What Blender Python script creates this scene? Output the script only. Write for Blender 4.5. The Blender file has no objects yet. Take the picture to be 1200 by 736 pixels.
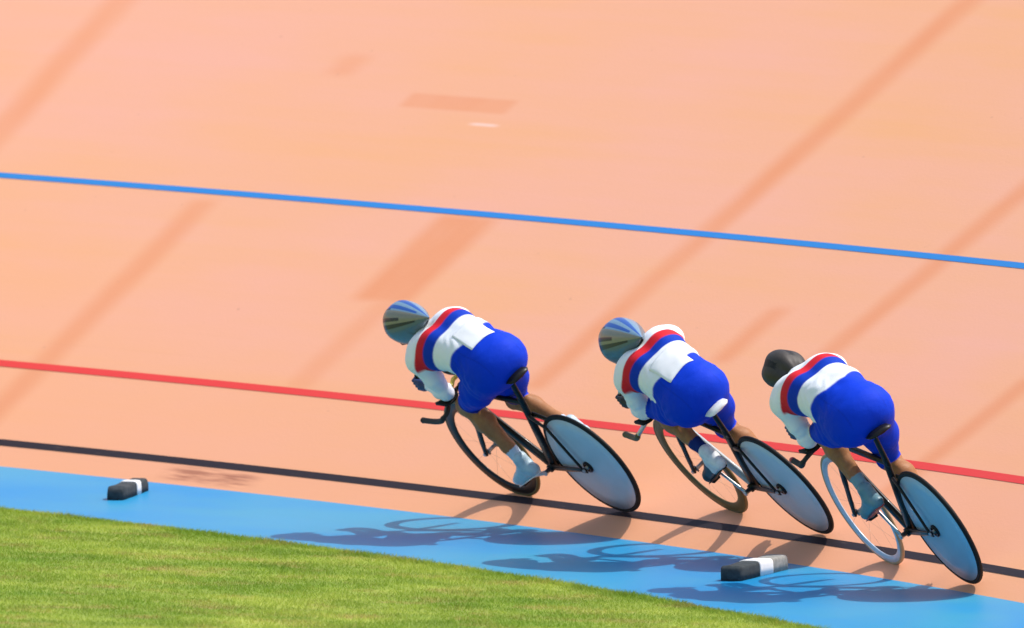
import bpy, math, random
import numpy as np
from mathutils import Matrix, Vector

random.seed(7); rng = np.random.default_rng(7)
SC = bpy.context.scene
COL = SC.collection

# ------------------------------------------------------------------ camera
CAM_POS = (6.33252, -62.67069, 4.42896)
CAM_R = ((0.982307576742157, -0.18165956671984568, 0.04551512379538782),
         (-0.03646922990913002, 0.052830907180947045, 0.9979373179294745),
         (-0.18368946606919667, -0.981941290029906, 0.045271215906106915))
cam = bpy.data.cameras.new('camera'); cam_o = bpy.data.objects.new('camera', cam); COL.objects.link(cam_o)
M = Matrix.Identity(4)
for c in range(3):
    for r in range(3): M[r][c] = CAM_R[c][r]
    M[c][3] = CAM_POS[c]
cam_o.matrix_world = M
cam.sensor_width = 36.0; cam.sensor_fit = 'HORIZONTAL'
cam.lens = 16437.17 / 1200 * 36.0
cam.clip_start = 0.5; cam.clip_end = 5000
cam.dof.use_dof = True; cam.dof.focus_distance = 70.3; cam.dof.aperture_fstop = 4.0
SC.camera = cam_o

# ------------------------------------------------------------------ light
SUN_EL, SUN_AZ = math.radians(65.0), math.radians(1.0)
sd = Vector((math.cos(SUN_EL)*math.cos(SUN_AZ), math.cos(SUN_EL)*math.sin(SUN_AZ), math.sin(SUN_EL)))
w = bpy.data.worlds.new('World'); SC.world = w; w.use_nodes = True
nt = w.node_tree; bg = nt.nodes['Background']
sky = nt.nodes.new('ShaderNodeTexSky'); sky.sky_type = 'NISHITA'; sky.sun_disc = False
sky.sun_elevation = SUN_EL; sky.sun_rotation = math.atan2(sd.x, sd.y)
sky.air_density = 1.0; sky.dust_density = 2.5; sky.ozone_density = 1.0
nt.links.new(sky.outputs[0], bg.inputs[0]); bg.inputs[1].default_value = 0.15
sl = bpy.data.lights.new('sun', 'SUN'); sl.energy = 2.85; sl.angle = math.radians(0.53); sl.color = (1.0, 0.95, 0.88)
sun = bpy.data.objects.new('sun', sl); COL.objects.link(sun)
sun.rotation_euler = sd.to_track_quat('Z', 'Y').to_euler(); sun.location = (20, 5, 30)
SC.view_settings.view_transform = 'Standard'; SC.view_settings.look = 'None'
SC.view_settings.exposure = 0.53; SC.view_settings.gamma = 1.0

# ------------------------------------------------------------------ constants of the track
R0, BETA = 22.01115, 0.627672          # inner radius, bank angle
BLK, RED, BLU = 0.1996, 0.8727, 2.5286
BW, BSL = 1.32016, 0.0852365           # blue band width and slope
GZ = -BW*math.sin(BSL)
GR = R0 - BW*math.cos(BSL)
def S(th, d, lift=0.0):
    b = BETA if d >= 0 else BSL
    rho = R0 + d*math.cos(b) - lift*math.sin(b); z = d*math.sin(b) + lift*math.cos(b)
    return (rho*math.cos(th), rho*math.sin(th), z)

# ------------------------------------------------------------------ helpers
def mesh_obj(name, V, F, mat=None, parent=None, smooth=True):
    me = bpy.data.meshes.new(name)
    me.from_pydata([tuple(map(float, v)) for v in V], [], [tuple(map(int, f)) for f in F])
    me.update()
    if smooth: me.polygons.foreach_set('use_smooth', [True]*len(me.polygons))
    if mat: me.materials.append(mat)
    o = bpy.data.objects.new(name, me); COL.objects.link(o)
    if parent is not None: o.parent = parent
    return o
def share(name, me, parent, mtx=None):
    o = bpy.data.objects.new(name, me); COL.objects.link(o); o.parent = parent
    if mtx is not None: o.matrix_local = mtx
    return o
def bevel(o, wdt, seg=2, ang=35):
    m = o.modifiers.new('bevel', 'BEVEL'); m.width = wdt; m.segments = seg; m.limit_method = 'ANGLE'; m.angle_limit = math.radians(ang)
def tag(o, label=None, cat=None, group=None, kind=None):
    if label: o['label'] = label
    if cat: o['category'] = cat
    if group: o['group'] = group
    if kind: o['kind'] = kind
    return o
class MB:
    def __init__(s): s.V = []; s.F = []
    def add(s, V, F):
        n = len(s.V); s.V += [tuple(v) for v in V]; s.F += [tuple(i+n for i in f) for f in F]; return s
    def loft(s, rings, closed=False, cap=True):
        n = len(rings[0]); V = [p for r in rings for p in r]; F = []
        m = len(rings)
        for i in range(m if closed else m-1):
            j = (i+1) % m
            for k in range(n):
                l = (k+1) % n
                F.append((i*n+k, i*n+l, j*n+l, j*n+k))
        if cap and not closed:
            F.append(tuple(range(n-1, -1, -1))); F.append(tuple((m-1)*n+k for k in range(n)))
        return s.add(V, F)
    def tube(s, pts, a, b=None, n=14, round_ends=True):
        # a : half size in the plane of the bicycle, b : lateral half size ; lists or numbers
        pts = [np.array(p, float) for p in pts]; m = len(pts)
        A = a if hasattr(a, '__len__') else [a]*m
        B = A if b is None else (b if hasattr(b, '__len__') else [b]*m)
        tang = []
        for i in range(m):
            t = pts[min(i+1, m-1)] - pts[max(i-1, 0)]; tang.append(t/np.linalg.norm(t))
        # parallel transported frame, start with lateral axis as reference
        ref = np.array([0, 1.0, 0]) if abs(tang[0][1]) < 0.9 else np.array([1.0, 0, 0])
        rings = []
        for i in range(m):
            bb = ref - tang[i]*np.dot(ref, tang[i]); bb /= np.linalg.norm(bb); ref = bb
            aa = np.cross(bb, tang[i])
            def ring(c, k): return [c + aa*A[i]*k*math.cos(2*math.pi*q/n) + bb*B[i]*k*math.sin(2*math.pi*q/n) for q in range(n)]
            if i == 0 and round_ends:
                for k, o in ((.55, .8), (.87, .45)): rings.append(ring(pts[0]-tang[0]*min(A[0], B[0])*o, k))
            rings.append(ring(pts[i], 1))
            if i == m-1 and round_ends:
                for k, o in ((.87, .45), (.55, .8)): rings.append(ring(pts[-1]+tang[-1]*min(A[-1], B[-1])*o, k))
        return s.loft(rings)
    def lathe(s, prof, c=(0, 0, 0), n=64, closed=True):
        # profile list of (radius, y) turned about the y axis through c
        rings = []
        for q in range(n):
            t = 2*math.pi*q/n
            rings.append([(c[0]+r*math.cos(t), c[1]+y, c[2]+r*math.sin(t)) for r, y in prof])
        m = len(prof); V = [p for r in rings for p in r]; F = []
        for i in range(n):
            j = (i+1) % n
            for k in range(m if closed else m-1):
                l = (k+1) % m
                F.append((i*m+k, j*m+k, j*m+l, i*m+l))
        return s.add(V, F)
    def box(s, lo, hi):
        (x0, y0, z0), (x1, y1, z1) = lo, hi
        V = [(x0, y0, z0), (x1, y0, z0), (x1, y1, z0), (x0, y1, z0), (x0, y0, z1), (x1, y0, z1), (x1, y1, z1), (x0, y1, z1)]
        return s.add(V, [(0, 3, 2, 1), (4, 5, 6, 7), (0, 1, 5, 4), (1, 2, 6, 5), (2, 3, 7, 6), (3, 0, 4, 7)])
    def build(s, name, mat, parent=None, smooth=True): return mesh_obj(name, s.V, s.F, mat, parent, smooth)
def curve(pts, n=8):
    P = [np.array(p, float) for p in pts]; out = []
    for i in range(len(P)-1):
        p0 = P[max(i-1, 0)]; p1 = P[i]; p2 = P[i+1]; p3 = P[min(i+2, len(P)-1)]
        for k in range(n):
            t = k/n
            out.append(.5*((2*p1)+(-p0+p2)*t+(2*p0-5*p1+4*p2-p3)*t*t+(-p0+3*p1-3*p2+p3)*t**3))
    out.append(P[-1]); return out

# ------------------------------------------------------------------ materials
class NT:
    def __init__(s, name):
        s.m = bpy.data.materials.new(name); s.m.use_nodes = True; s.t = s.m.node_tree
        s.b = s.t.nodes['Principled BSDF']
    def n(s, typ, **kw):
        x = s.t.nodes.new(typ)
        for k, v in kw.items(): setattr(x, k, v)
        return x
    def l(s, a, b): s.t.links.new(a, b)
    def math(s, op, a, b=None, c=None, clamp=False):
        x = s.n('ShaderNodeMath', operation=op); x.use_clamp = clamp
        for i, v in enumerate((a, b, c)):
            if v is None: continue
            if hasattr(v, 'links'): s.l(v, x.inputs[i])
            else: x.inputs[i].default_value = v
        return x.outputs[0]
    def mix(s, fac, a, b, typ='MIX'):
        x = s.n('ShaderNodeMix', data_type='RGBA', blend_type=typ)
        for sock, v in ((x.inputs[0], fac), (x.inputs[6], a), (x.inputs[7], b)):
            if hasattr(v, 'links'): s.l(v, sock)
            elif hasattr(v, '__len__'): sock.default_value = (*v[:3], 1)
            else: sock.default_value = v
        return x.outputs[2]
    def noise(s, vec, scale, detail=4, rough=.55):
        x = s.n('ShaderNodeTexNoise'); x.inputs['Scale'].default_value = scale; x.inputs['Detail'].default_value = detail
        x.inputs['Roughness'].default_value = rough
        if vec is not None: s.l(vec, x.inputs['Vector'])
        return x.outputs[0]
    def mapping(s, vec, scale):
        x = s.n('ShaderNodeMapping'); s.l(vec, x.inputs[0]); x.inputs['Scale'].default_value = scale; return x.outputs[0]
    def ramp(s, fac, lo, hi):
        x = s.n('ShaderNodeMapRange'); s.l(fac, x.inputs[0]); x.inputs[1].default_value = lo; x.inputs[2].default_value = hi
        return x.outputs[0]
    def bump(s, h, strength, dist=.01):
        x = s.n('ShaderNodeBump'); x.inputs['Strength'].default_value = strength; x.inputs['Distance'].default_value = dist
        s.l(h, x.inputs['Height']); s.l(x.outputs[0], s.b.inputs['Normal'])
    def set(s, col=None, rough=None, metal=None, spec=None, coat=None):
        if col is not None:
            if hasattr(col, 'links'): s.l(col, s.b.inputs['Base Color'])
            else: s.b.inputs['Base Color'].default_value = (*col, 1)
        if rough is not None:
            if hasattr(rough, 'links'): s.l(rough, s.b.inputs['Roughness'])
            else: s.b.inputs['Roughness'].default_value = rough
        if metal is not None: s.b.inputs['Metallic'].default_value = metal
        if spec is not None: s.b.inputs['Specular IOR Level'].default_value = spec
        if coat is not None: s.b.inputs['Coat Weight'].default_value = coat; s.b.inputs['Coat Roughness'].default_value = .08
        return s.m
def simple(name, col, rough=.5, metal=0., spec=.5, coat=0., var=.12, scale=30.):
    k = NT(name); tc = k.n('ShaderNodeTexCoord').outputs['Object']
    nz = k.noise(tc, scale, 3)
    c = k.mix(k.ramp(nz, .3, .7), [v*(1-var) for v in col], [min(1, v*(1+var)) for v in col])
    k.set(c, None, metal, spec, coat)
    r = k.math('MULTIPLY_ADD', nz, .16, rough-.08, clamp=True); k.set(None, r)
    return k.m

def paint_wear(k, uv, base, strength=1.0):
    """painted concrete: broad fading, faint scuffs along the riding direction, fine grain"""
    n1 = k.ramp(k.noise(k.mapping(uv, (.35, .9, 1)), 1.0, 4, .55), .32, .7)
    n2 = k.ramp(k.noise(k.mapping(uv, (.25, 6, 1)), 1.0, 5, .6), .35, .75)
    n3 = k.ramp(k.noise(k.mapping(uv, (60, 60, 1)), 1.0, 3, .6), .3, .7)
    c = k.mix(k.math('MULTIPLY', n1, strength), base, [base[0]*1.0, base[1]*1.0, base[2]*.68])
    c = k.mix(k.math('MULTIPLY', n2, .28*strength), c, [min(1, base[0]*1.02), base[1]*1.02, base[2]*1.22])
    c = k.mix(k.math('MULTIPLY', n3, .05), c, [v*.6 for v in base])
    return c, n3

def make_track_mat():
    k = NT('salmon_track_paint'); uv = k.n('ShaderNodeUVMap', uv_map='track').outputs[0]
    base = (.755, .368, .246)
    c, n3 = paint_wear(k, uv, base)
    sep = k.n('ShaderNodeSeparateXYZ'); k.l(uv, sep.inputs[0]); s_, d_ = sep.outputs[0], sep.outputs[1]
    c = k.mix(k.ramp(k.math('MULTIPLY_ADD', k.noise(k.mapping(uv, (.3, .7, 1)), 1.0, 3), 2.2, d_), 3.2, .6), c, k.mix(.7, c, (.79, .345, .165)))
    wob = k.noise(k.mapping(uv, (1.5, 1.2, 1)), 1.0, 3)
    wob2 = k.ramp(k.noise(k.mapping(uv, (2.5, 1.1, 1)), 1.0, 3), .3, .62)
    def soft(v, lo, hi, e):   # 1 inside [lo,hi], soft edges e
        a = k.n('ShaderNodeMapRange', interpolation_type='SMOOTHSTEP'); k.l(v, a.inputs[0]); a.inputs[1].default_value = lo-e; a.inputs[2].default_value = lo+e
        b = k.n('ShaderNodeMapRange', interpolation_type='SMOOTHSTEP'); k.l(v, b.inputs[0]); b.inputs[1].default_value = hi-e; b.inputs[2].default_value = hi+e
        return k.math('SUBTRACT', a.outputs[0], b.outputs[0], clamp=True)
    sw = k.math('MULTIPLY_ADD', wob, .06, s_); sw = k.math('SUBTRACT', sw, .03)
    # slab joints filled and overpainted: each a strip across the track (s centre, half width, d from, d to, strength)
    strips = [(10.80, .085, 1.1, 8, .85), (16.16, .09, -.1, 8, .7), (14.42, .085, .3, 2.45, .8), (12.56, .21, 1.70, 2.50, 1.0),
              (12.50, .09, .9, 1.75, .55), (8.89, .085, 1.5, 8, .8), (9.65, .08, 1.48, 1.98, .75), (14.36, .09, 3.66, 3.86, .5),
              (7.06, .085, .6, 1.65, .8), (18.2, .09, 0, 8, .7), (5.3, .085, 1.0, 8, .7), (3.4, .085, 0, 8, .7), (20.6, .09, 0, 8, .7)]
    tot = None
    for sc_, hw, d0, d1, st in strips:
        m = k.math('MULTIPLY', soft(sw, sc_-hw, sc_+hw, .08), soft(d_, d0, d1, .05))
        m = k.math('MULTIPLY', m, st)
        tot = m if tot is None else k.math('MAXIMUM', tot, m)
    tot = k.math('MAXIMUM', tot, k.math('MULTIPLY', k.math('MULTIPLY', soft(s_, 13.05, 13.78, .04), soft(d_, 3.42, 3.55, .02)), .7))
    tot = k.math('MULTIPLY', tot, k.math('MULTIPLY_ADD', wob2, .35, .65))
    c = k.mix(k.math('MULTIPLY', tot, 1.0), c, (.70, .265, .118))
    tm = k.ramp(k.noise(k.mapping(uv, (.12, 26, 1)), 1.0, 4, .6), .63, .75); tz = soft(d_, -.2, 1.6, .5)
    c = k.mix(k.math('MULTIPLY', k.math('MULTIPLY', tm, tz), .16), c, (.40, .17, .10))
    spk = k.ramp(k.noise(k.mapping(uv, (14, 14, 1)), 1.0, 2, .5), .74, .80)
    c = k.mix(k.math('MULTIPLY', spk, .35), c, (.42, .20, .13))
    # rubber scuffs near the inner edge
    sc1 = k.math('MULTIPLY', soft(s_, 12.1, 12.75, .12), soft(d_, .04, .15, .03))
    nz = k.ramp(k.noise(k.mapping(uv, (3, 30, 1)), 1.0, 3), .36, .58)
    c = k.mix(k.math('MULTIPLY', k.math('MULTIPLY', sc1, nz), .85), c, (.36, .13, .07))
    # faint pale scratch
    sc2 = k.math('MULTIPLY', soft(s_, 13.02, 13.2, .04), soft(d_, 3.30, 3.325, .01))
    c = k.mix(k.math('MULTIPLY', sc2, .6), c, (.85, .60, .52))
    k.set(c, .62, 0, .3); k.bump(n3, .15, .002)
    return k.m
def paint_mat(name, base, rough=.55, strength=.25, wear=.35, alt=None):
    k = NT(name); uv = k.n('ShaderNodeUVMap', uv_map='track').outputs[0]
    c, n3 = paint_wear(k, uv, base, strength)
    k.b.inputs['IOR'].default_value = 1.3
    if alt is not None: c = k.mix(k.ramp(k.noise(k.mapping(uv, (.45, .8, 1)), 1.0, 3), .40, .62), c, alt)
    w1 = k.ramp(k.noise(k.mapping(uv, (5, 60, 1)), 1.0, 5, .65), .60, .78); w2 = k.ramp(k.noise(k.mapping(uv, (.9, 3, 1)), 1.0, 3), .4, .7)
    c = k.mix(k.math('MULTIPLY', k.math('MULTIPLY', w1, w2), wear), c, (.62, .40, .28)); k.set(c, rough, 0, .15); k.bump(n3, .12, .002); return k.m

M_TRACK = make_track_mat()
M_BAND = paint_mat('blue_band_paint', (.042, .268, .455), .42, .3, .12, (.014, .225, .475))
M_BLACKP = paint_mat('black_line_paint', (.035, .027, .032), .5, .2)
M_REDP = paint_mat('red_line_paint', (.72, .06, .055), .5, .2)
M_BLUEP = paint_mat('blue_line_paint', (.036, .22, .58), .5, .2)

# ------------------------------------------------------------------ the track
TH0, TH1 = -0.35, 2.0
def ring_sheet(name, d0, d1, nd, mat, parent=None, lift=0., th0=TH0, th1=TH1, nth=420):
    V = []; F = []; UV = []
    for i in range(nth+1):
        th = th0+(th1-th0)*i/nth
        for j in range(nd+1):
            d = d0+(d1-d0)*j/nd
            V.append(S(th, d if d0 >= 0 else min(d, -1e-6), lift)); UV.append((th*R0, d))
    n = nd+1
    for i in range(nth):
        for j in range(nd): F.append((i*n+j, i*n+j+1, (i+1)*n+j+1, (i+1)*n+j))
    o = mesh_obj(name, V, F, mat, parent); me = o.data
    uvl = me.uv_layers.new(name='track'); idx = np.empty(len(me.loops), int); me.loops.foreach_get('vertex_index', idx)
    uvl.data.foreach_set('uv', np.array(UV)[idx].ravel())
    return o
track = ring_sheet('banked_track', 0, 7.6, 30, M_TRACK); tag(track, kind='structure')
for nm, d, hw, m, lab in (('black_line', BLK, .027, M_BLACKP, 'black measuring line low on the track'), ('red_line', RED, .028, M_REDP, 'red line across the banking'), ('blue_line', BLU, .024, M_BLUEP, 'thin blue line high on the banking')):
    o = ring_sheet(nm, d-hw, d+hw, 1, m, track, .002); o['label'] = lab
band = ring_sheet('blue_band', -BW, 0, 4, M_BAND); tag(band, kind='structure')
# outer side of the embankment behind the top of the banking
def embank():
    mb = MB(); n = 60; V = []; F = []
    for i in range(n+1):
        th = TH0+(TH1-TH0)*i/n; p = S(th, 7.6)
        for dr, z in ((0, p[2]-.01), (.5, p[2]-.01), (.5, 3.4), (4.5, GZ-.05)):
            r = math.hypot(p[0], p[1])+dr; V.append((r*math.cos(th), r*math.sin(th), z))
    for i in range(n):
        for j in range(3): F.append((i*4+j, i*4+j+1, i*4+5+j, i*4+4+j))
    return V, F
k = NT('concrete'); tc = k.n('ShaderNodeTexCoord').outputs['Object']; nz = k.noise(tc, 1.5, 6)
M_CONC = k.set(k.mix(nz, (.30, .29, .27), (.46, .44, .41)), .85)
o = mesh_obj('embankment', *embank(), M_CONC, None, False); tag(o, kind='structure')

# ground to the horizon and the mown infield grass
def grass_col(k, vec):
    a = k.ramp(k.noise(k.mapping(vec, (1.1, 1.0, 1)), 1.0, 4, .6), .34, .66)
    b = k.ramp(k.noise(k.mapping(vec, (1.9, 1.5, 1)), 1.3, 4, .6), .42, .66)
    d = k.ramp(k.noise(k.mapping(vec, (1.5, 1.2, 1.7)), 1.7, 4, .65), .52, .70)
    c = k.mix(a, (.20, .34, .028), (.47, .55, .09))
    c = k.mix(k.math('MULTIPLY', b, .6), c, (.14, .25, .018))
    return k.mix(k.math('MULTIPLY', d, .65), c, (.46, .31, .12))
def polar(k):
    """arc length and radius about the centre of the bend, so that the mowing runs with the track"""
    g = k.n('ShaderNodeNewGeometry'); sp = k.n('ShaderNodeSeparateXYZ'); k.l(g.outputs['Position'], sp.inputs[0])
    th = k.math('ARCTAN2', sp.outputs[1], sp.outputs[0]); s_ = k.math('MULTIPLY', th, R0)
    r2 = k.math('ADD', k.math('POWER', sp.outputs[0], 2), k.math('POWER', sp.outputs[1], 2)); r = k.math('SQRT', r2)
    cb = k.n('ShaderNodeCombineXYZ'); k.l(s_, cb.inputs[0]); k.l(r, cb.inputs[1]); return cb.outputs[0]
k = NT('turf_soil'); c = grass_col(k, polar(k)); M_SOIL = k.set(k.mix(.35, c, (.09, .075, .03)), .9, 0, .2)
V = [(-1500, -1500, GZ-.007), (1500, -1500, GZ-.007), (1500, 1500, GZ-.007), (-1500, 1500, GZ-.007)]
g0 = mesh_obj('ground', V, [(0, 1, 2, 3)], M_SOIL, None, False); tag(g0, kind='structure')
k = NT('grass_blades'); c = grass_col(k, polar(k))
att = k.n('ShaderNodeAttribute', attribute_name='tone'); c = k.mix(1.0, c, k.mix(att.outputs['Fac'], (.84, .86, .8), (1.17, 1.14, 1.15)), 'MULTIPLY')
k.set(c, .6, 0, .25)
tr = k.n('ShaderNodeBsdfTranslucent'); k.l(c, tr.inputs[0]); mx = k.n('ShaderNodeMixShader'); mx.inputs[0].default_value = .4
k.l(k.b.outputs[0], mx.inputs[1]); k.l(tr.outputs[0], mx.inputs[2]); k.l(mx.outputs[0], k.t.nodes['Material Output'].inputs[0])
M_GRASS = k.m
def blades(N, th0, th1, r0, r1):
    th = rng.uniform(th0, th1, N); r = np.sqrt(rng.uniform(r0**2, r1**2, N))
    nE = N//14; th[:nE] = rng.uniform(th0, th1, nE); r[:nE] = r1-np.abs(rng.normal(0, .05, nE))
    r = np.minimum(r, r1+.012*np.sin(th*R0*3.1)+.010*np.sin(th*R0*7.7+1)+.008*np.sin(th*R0*17.3))
    x, y = r*np.cos(th), r*np.sin(th)
    clump = .75+.5*np.clip(np.sin(x*5.1+np.sin(y*3.7)*2)*np.sin(y*4.3+np.sin(x*2.9)*2)*.5+.5, 0, 1)
    h = rng.uniform(.010, .022, N)*clump; a = rng.uniform(0, 2*np.pi, N); wd = rng.uniform(.0018, .0034, N)
    h[:nE] *= rng.uniform(.9, 1.7, nE)
    le = rng.uniform(.3, 1.8, N)*h; la = rng.uniform(0, 2*np.pi, N)
    b0 = np.stack([x-wd*np.cos(a), y-wd*np.sin(a), np.full(N, GZ-.010)], 1); b1 = np.stack([x+wd*np.cos(a), y+wd*np.sin(a), np.full(N, GZ-.010)], 1)
    t = np.stack([x+le*np.cos(la), y+le*np.sin(la), GZ-.008+h], 1)
    V = np.stack([b0, b1, t], 1).reshape(-1, 3)
    me = bpy.data.meshes.new('grass'); me.vertices.add(3*N); me.vertices.foreach_set('co', V.ravel())
    me.loops.add(3*N); me.loops.foreach_set('vertex_index', np.arange(3*N)); me.polygons.add(N)
    me.polygons.foreach_set('loop_start', np.arange(N)*3); me.polygons.foreach_set('loop_total', np.full(N, 3)); me.update()
    at = me.attributes.new('tone', 'FLOAT', 'POINT'); at.data.foreach_set('value', np.repeat(rng.uniform(0, 1, N), 3))
    me.materials.append(M_GRASS); o = bpy.data.objects.new('grass', me); COL.objects.link(o); return o
gr = blades(420000, -.02, .74, 14.3, GR+.015)
tag(gr, 'short mown green grass of the infield beside the blue band', 'grass', kind='stuff')

# ------------------------------------------------------------------ signed distance modelling of bodies
def rc(P, a, b, ra, rb):
    """round cone distance"""
    a = np.asarray(a, float); b = np.asarray(b, float); ba = b-a; L2 = ba@ba
    pa = P-a; t = np.clip((pa@ba)/max(L2, 1e-12), 0, 1)
    return np.linalg.norm(pa-t[..., None]*ba, axis=-1)-(ra+(rb-ra)*t)
def ell(P, c, r):
    q = (P-np.asarray(c))/np.asarray(r); k0 = np.linalg.norm(q, axis=-1); k1 = np.linalg.norm(q/np.asarray(r), axis=-1)
    return k0*(k0-1)/np.maximum(k1, 1e-9)
def prim_d(P, p):
    return rc(P, *p[1:5]) if p[0] == 'c' else ell(P, p[1], p[2])
def prim_bb(p):
    if p[0] == 'c':
        a, b = np.array(p[1]), np.array(p[2]); r = max(p[3], p[4]); return np.minimum(a, b)-r, np.maximum(a, b)+r
    return np.array(p[1])-np.array(p[2]), np.array(p[1])+np.array(p[2])
def sdf_mesh(prims, h, kdef=.03, pad=.04):
    bbs = [prim_bb(p) for p in prims]
    lo = np.min([b[0] for b in bbs], 0)-pad; hi = np.max([b[1] for b in bbs], 0)+pad
    n = np.ceil((hi-lo)/h).astype(int)+1
    D = np.full(n, .5, np.float64)
    ax = [lo[i]+h*np.arange(n[i]) for i in range(3)]
    for p, (b0, b1) in zip(prims, bbs):
        k = p[-1] if isinstance(p[-1], float) and ((p[0] == 'c' and len(p) == 6) or (p[0] == 'e' and len(p) == 4)) else kdef
        i0 = np.maximum(((b0-lo-k-.03)/h).astype(int), 0); i1 = np.minimum(((b1-lo+k+.03)/h).astype(int)+2, n)
        sl_ = tuple(slice(i0[q], i1[q]) for q in range(3))
        G = np.stack(np.meshgrid(*[ax[q][sl_[q]] for q in range(3)], indexing='ij'), -1)
        d = prim_d(G, p); c = D[sl_]
        if k > 0:
            hh = np.clip(.5+.5*(c-d)/k, 0, 1); D[sl_] = c*(1-hh)+d*hh-k*hh*(1-hh)
        else: D[sl_] = np.minimum(c, d)
    ins = D < 0
    cs = [ins[i:n[0]-1+i, j:n[1]-1+j, k:n[2]-1+k] for i in (0, 1) for j in (0, 1) for k in (0, 1)]
    cnt = sum(c.astype(int) for c in cs); act = (cnt > 0) & (cnt < 8)
    idx = np.argwhere(act); vid = np.full(act.shape, -1); vid[act] = np.arange(len(idx))
    acc = np.zeros((len(idx), 3)); num = np.zeros(len(idx))
    for a in range(3):
        o1, o2 = [q for q in range(3) if q != a]
        for u in (0, 1):
            for v in (0, 1):
                off = np.zeros(3, int); off[o1] = u; off[o2] = v; off2 = off.copy(); off2[a] = 1
                q0 = idx+off; q1 = idx+off2; d0 = D[q0[:, 0], q0[:, 1], q0[:, 2]]; d1 = D[q1[:, 0], q1[:, 1], q1[:, 2]]
                cr = (d0 < 0) != (d1 < 0); t = np.where(cr, d0/np.where(cr, d0-d1, 1), 0)
                pt = q0+t[:, None]*(off2-off); acc[cr] += pt[cr]; num[cr] += 1
    V = lo+h*acc/num[:, None]
    F = []
    for a in range(3):
        o1, o2 = (a+1) % 3, (a+2) % 3
        s0 = [slice(None)]*3; s1 = [slice(None)]*3; s0[a] = slice(0, n[a]-1); s1[a] = slice(1, n[a])
        A_, B_ = ins[tuple(s0)], ins[tuple(s1)]; e = np.argwhere(A_ != B_)
        e = e[(e[:, o1] > 0) & (e[:, o2] > 0)]
        fl = A_[e[:, 0], e[:, 1], e[:, 2]]
        def vv(u, v):
            q = e.copy(); q[:, o1] -= u; q[:, o2] -= v; return vid[q[:, 0], q[:, 1], q[:, 2]]
        Q = np.stack([vv(1, 1), vv(0, 1), vv(0, 0), vv(1, 0)], 1)
        Q[~fl] = Q[~fl][:, ::-1]; F.append(Q)
    F = np.concatenate(F)
    # light smoothing
    E = np.concatenate([F[:, [0, 1]], F[:, [1, 2]], F[:, [2, 3]], F[:, [3, 0]]])
    for lam in (.5, -.51, .5, -.51):
        sm = np.zeros_like(V); ct = np.zeros(len(V))
        for s_, t_ in ((0, 1), (1, 0)):
            np.add.at(sm, E[:, s_], V[E[:, t_]]); np.add.at(ct, E[:, s_], 1)
        V = V+lam*(sm/ct[:, None]-V)
    return V, F
def fast_mesh(name, V, F, mat, parent):
    me = bpy.data.meshes.new(name); me.vertices.add(len(V)); me.vertices.foreach_set('co', V.ravel())
    me.loops.add(F.size); me.loops.foreach_set('vertex_index', F.ravel()); me.polygons.add(len(F))
    me.polygons.foreach_set('loop_start', np.arange(len(F))*4); me.polygons.foreach_set('loop_total', np.full(len(F), 4))
    me.update(); me.validate(); me.polygons.foreach_set('use_smooth', [True]*len(me.polygons))
    me.materials.append(mat); o = bpy.data.objects.new(name, me); COL.objects.link(o); o.parent = parent; return o
def set_color(o, C, name='tint'):
    at = o.data.color_attributes.new(name, 'FLOAT_COLOR', 'POINT')
    at.data.foreach_set('color', np.concatenate([C, np.ones((len(C), 1))], 1).ravel() if C.shape[1] == 3 else C.ravel())

# body material: suit and skin colours come with the mesh, alpha says how much it is skin
k = NT('skinsuit_and_skin'); at = k.n('ShaderNodeAttribute', attribute_name='tint'); tc = k.n('ShaderNodeTexCoord').outputs['Object']
skin = at.outputs['Alpha']
sn = k.noise(tc, 45, 4); c = k.mix(k.math('MULTIPLY', skin, .5), at.outputs['Color'], k.mix(sn, (.22, .09, .036), (.48, .235, .11)), 'MIX')
c = k.mix(skin, at.outputs['Color'], c)
k.set(c, k.math('MULTIPLY_ADD', skin, -.2, .66), 0, .12)
k.b.inputs['Sheen Weight'].default_value = .0
wr = k.noise(k.mapping(tc, (26, 9, 14)), 1.0, 3, .5); fine = k.noise(tc, 260, 2)
hgt = k.math('ADD', k.math('MULTIPLY', wr, 1.0), k.math('MULTIPLY', fine, .12)); k.bump(hgt, .5, .012)
M_BODY = k.m

# helmets, shoes, gloves
def attr_mat(name, rough, coat=0., spec=.5, metal=0.):
    k = NT(name); at = k.n('ShaderNodeAttribute', attribute_name='tint'); tc = k.n('ShaderNodeTexCoord').outputs['Object']
    nz = k.noise(tc, 60, 3); c = k.mix(k.math('MULTIPLY', k.ramp(nz, .4, .7), .15), at.outputs['Color'], (.10, .09, .08))
    k.set(c, k.math('MULTIPLY_ADD', nz, .15, rough-.07), metal, spec, coat); return k.m
M_SHELL = attr_mat('helmet_shell_paint', .36, .25, .4)
M_SHELL2 = attr_mat('matt_black_shell', .55, 0., .3)
M_SHOE = attr_mat('shoe_fabric', .45)
M_GLOVE = attr_mat('glove_fabric', .6)
M_CARBON = simple('black_carbon', (.008, .0075, .0075), .36, 0, .22, .06)
M_MATTBLK = simple('black_rubber', (.009, .0085, .0085), .6, 0, .22)
M_TAPE = simple('bar_tape', (.02, .018, .017), .7)
M_STEEL = simple('polished_alloy', (.55, .56, .58), .42, 1.0, .5, 0, .06)
M_CHAIN = simple('chain_steel', (.22, .21, .20), .4, .9)
M_DISC = simple('silver_disc', (.45, .55, .66), .45, 0, .45, .08, .05, 8)
M_DISC2 = simple('smoke_grey_disc', (.26, .47, .65), .45, 0, .45, .08, .05, 8)
M_OLIVE = simple('olive_sidewall', (.095, .068, .013), .5)
M_TAN = simple('tan_sidewall', (.38, .27, .15), .55)
M_SILVERRIM = simple('silver_rim', (.42, .52, .62), .35, .3, .5, .2, .05)
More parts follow.
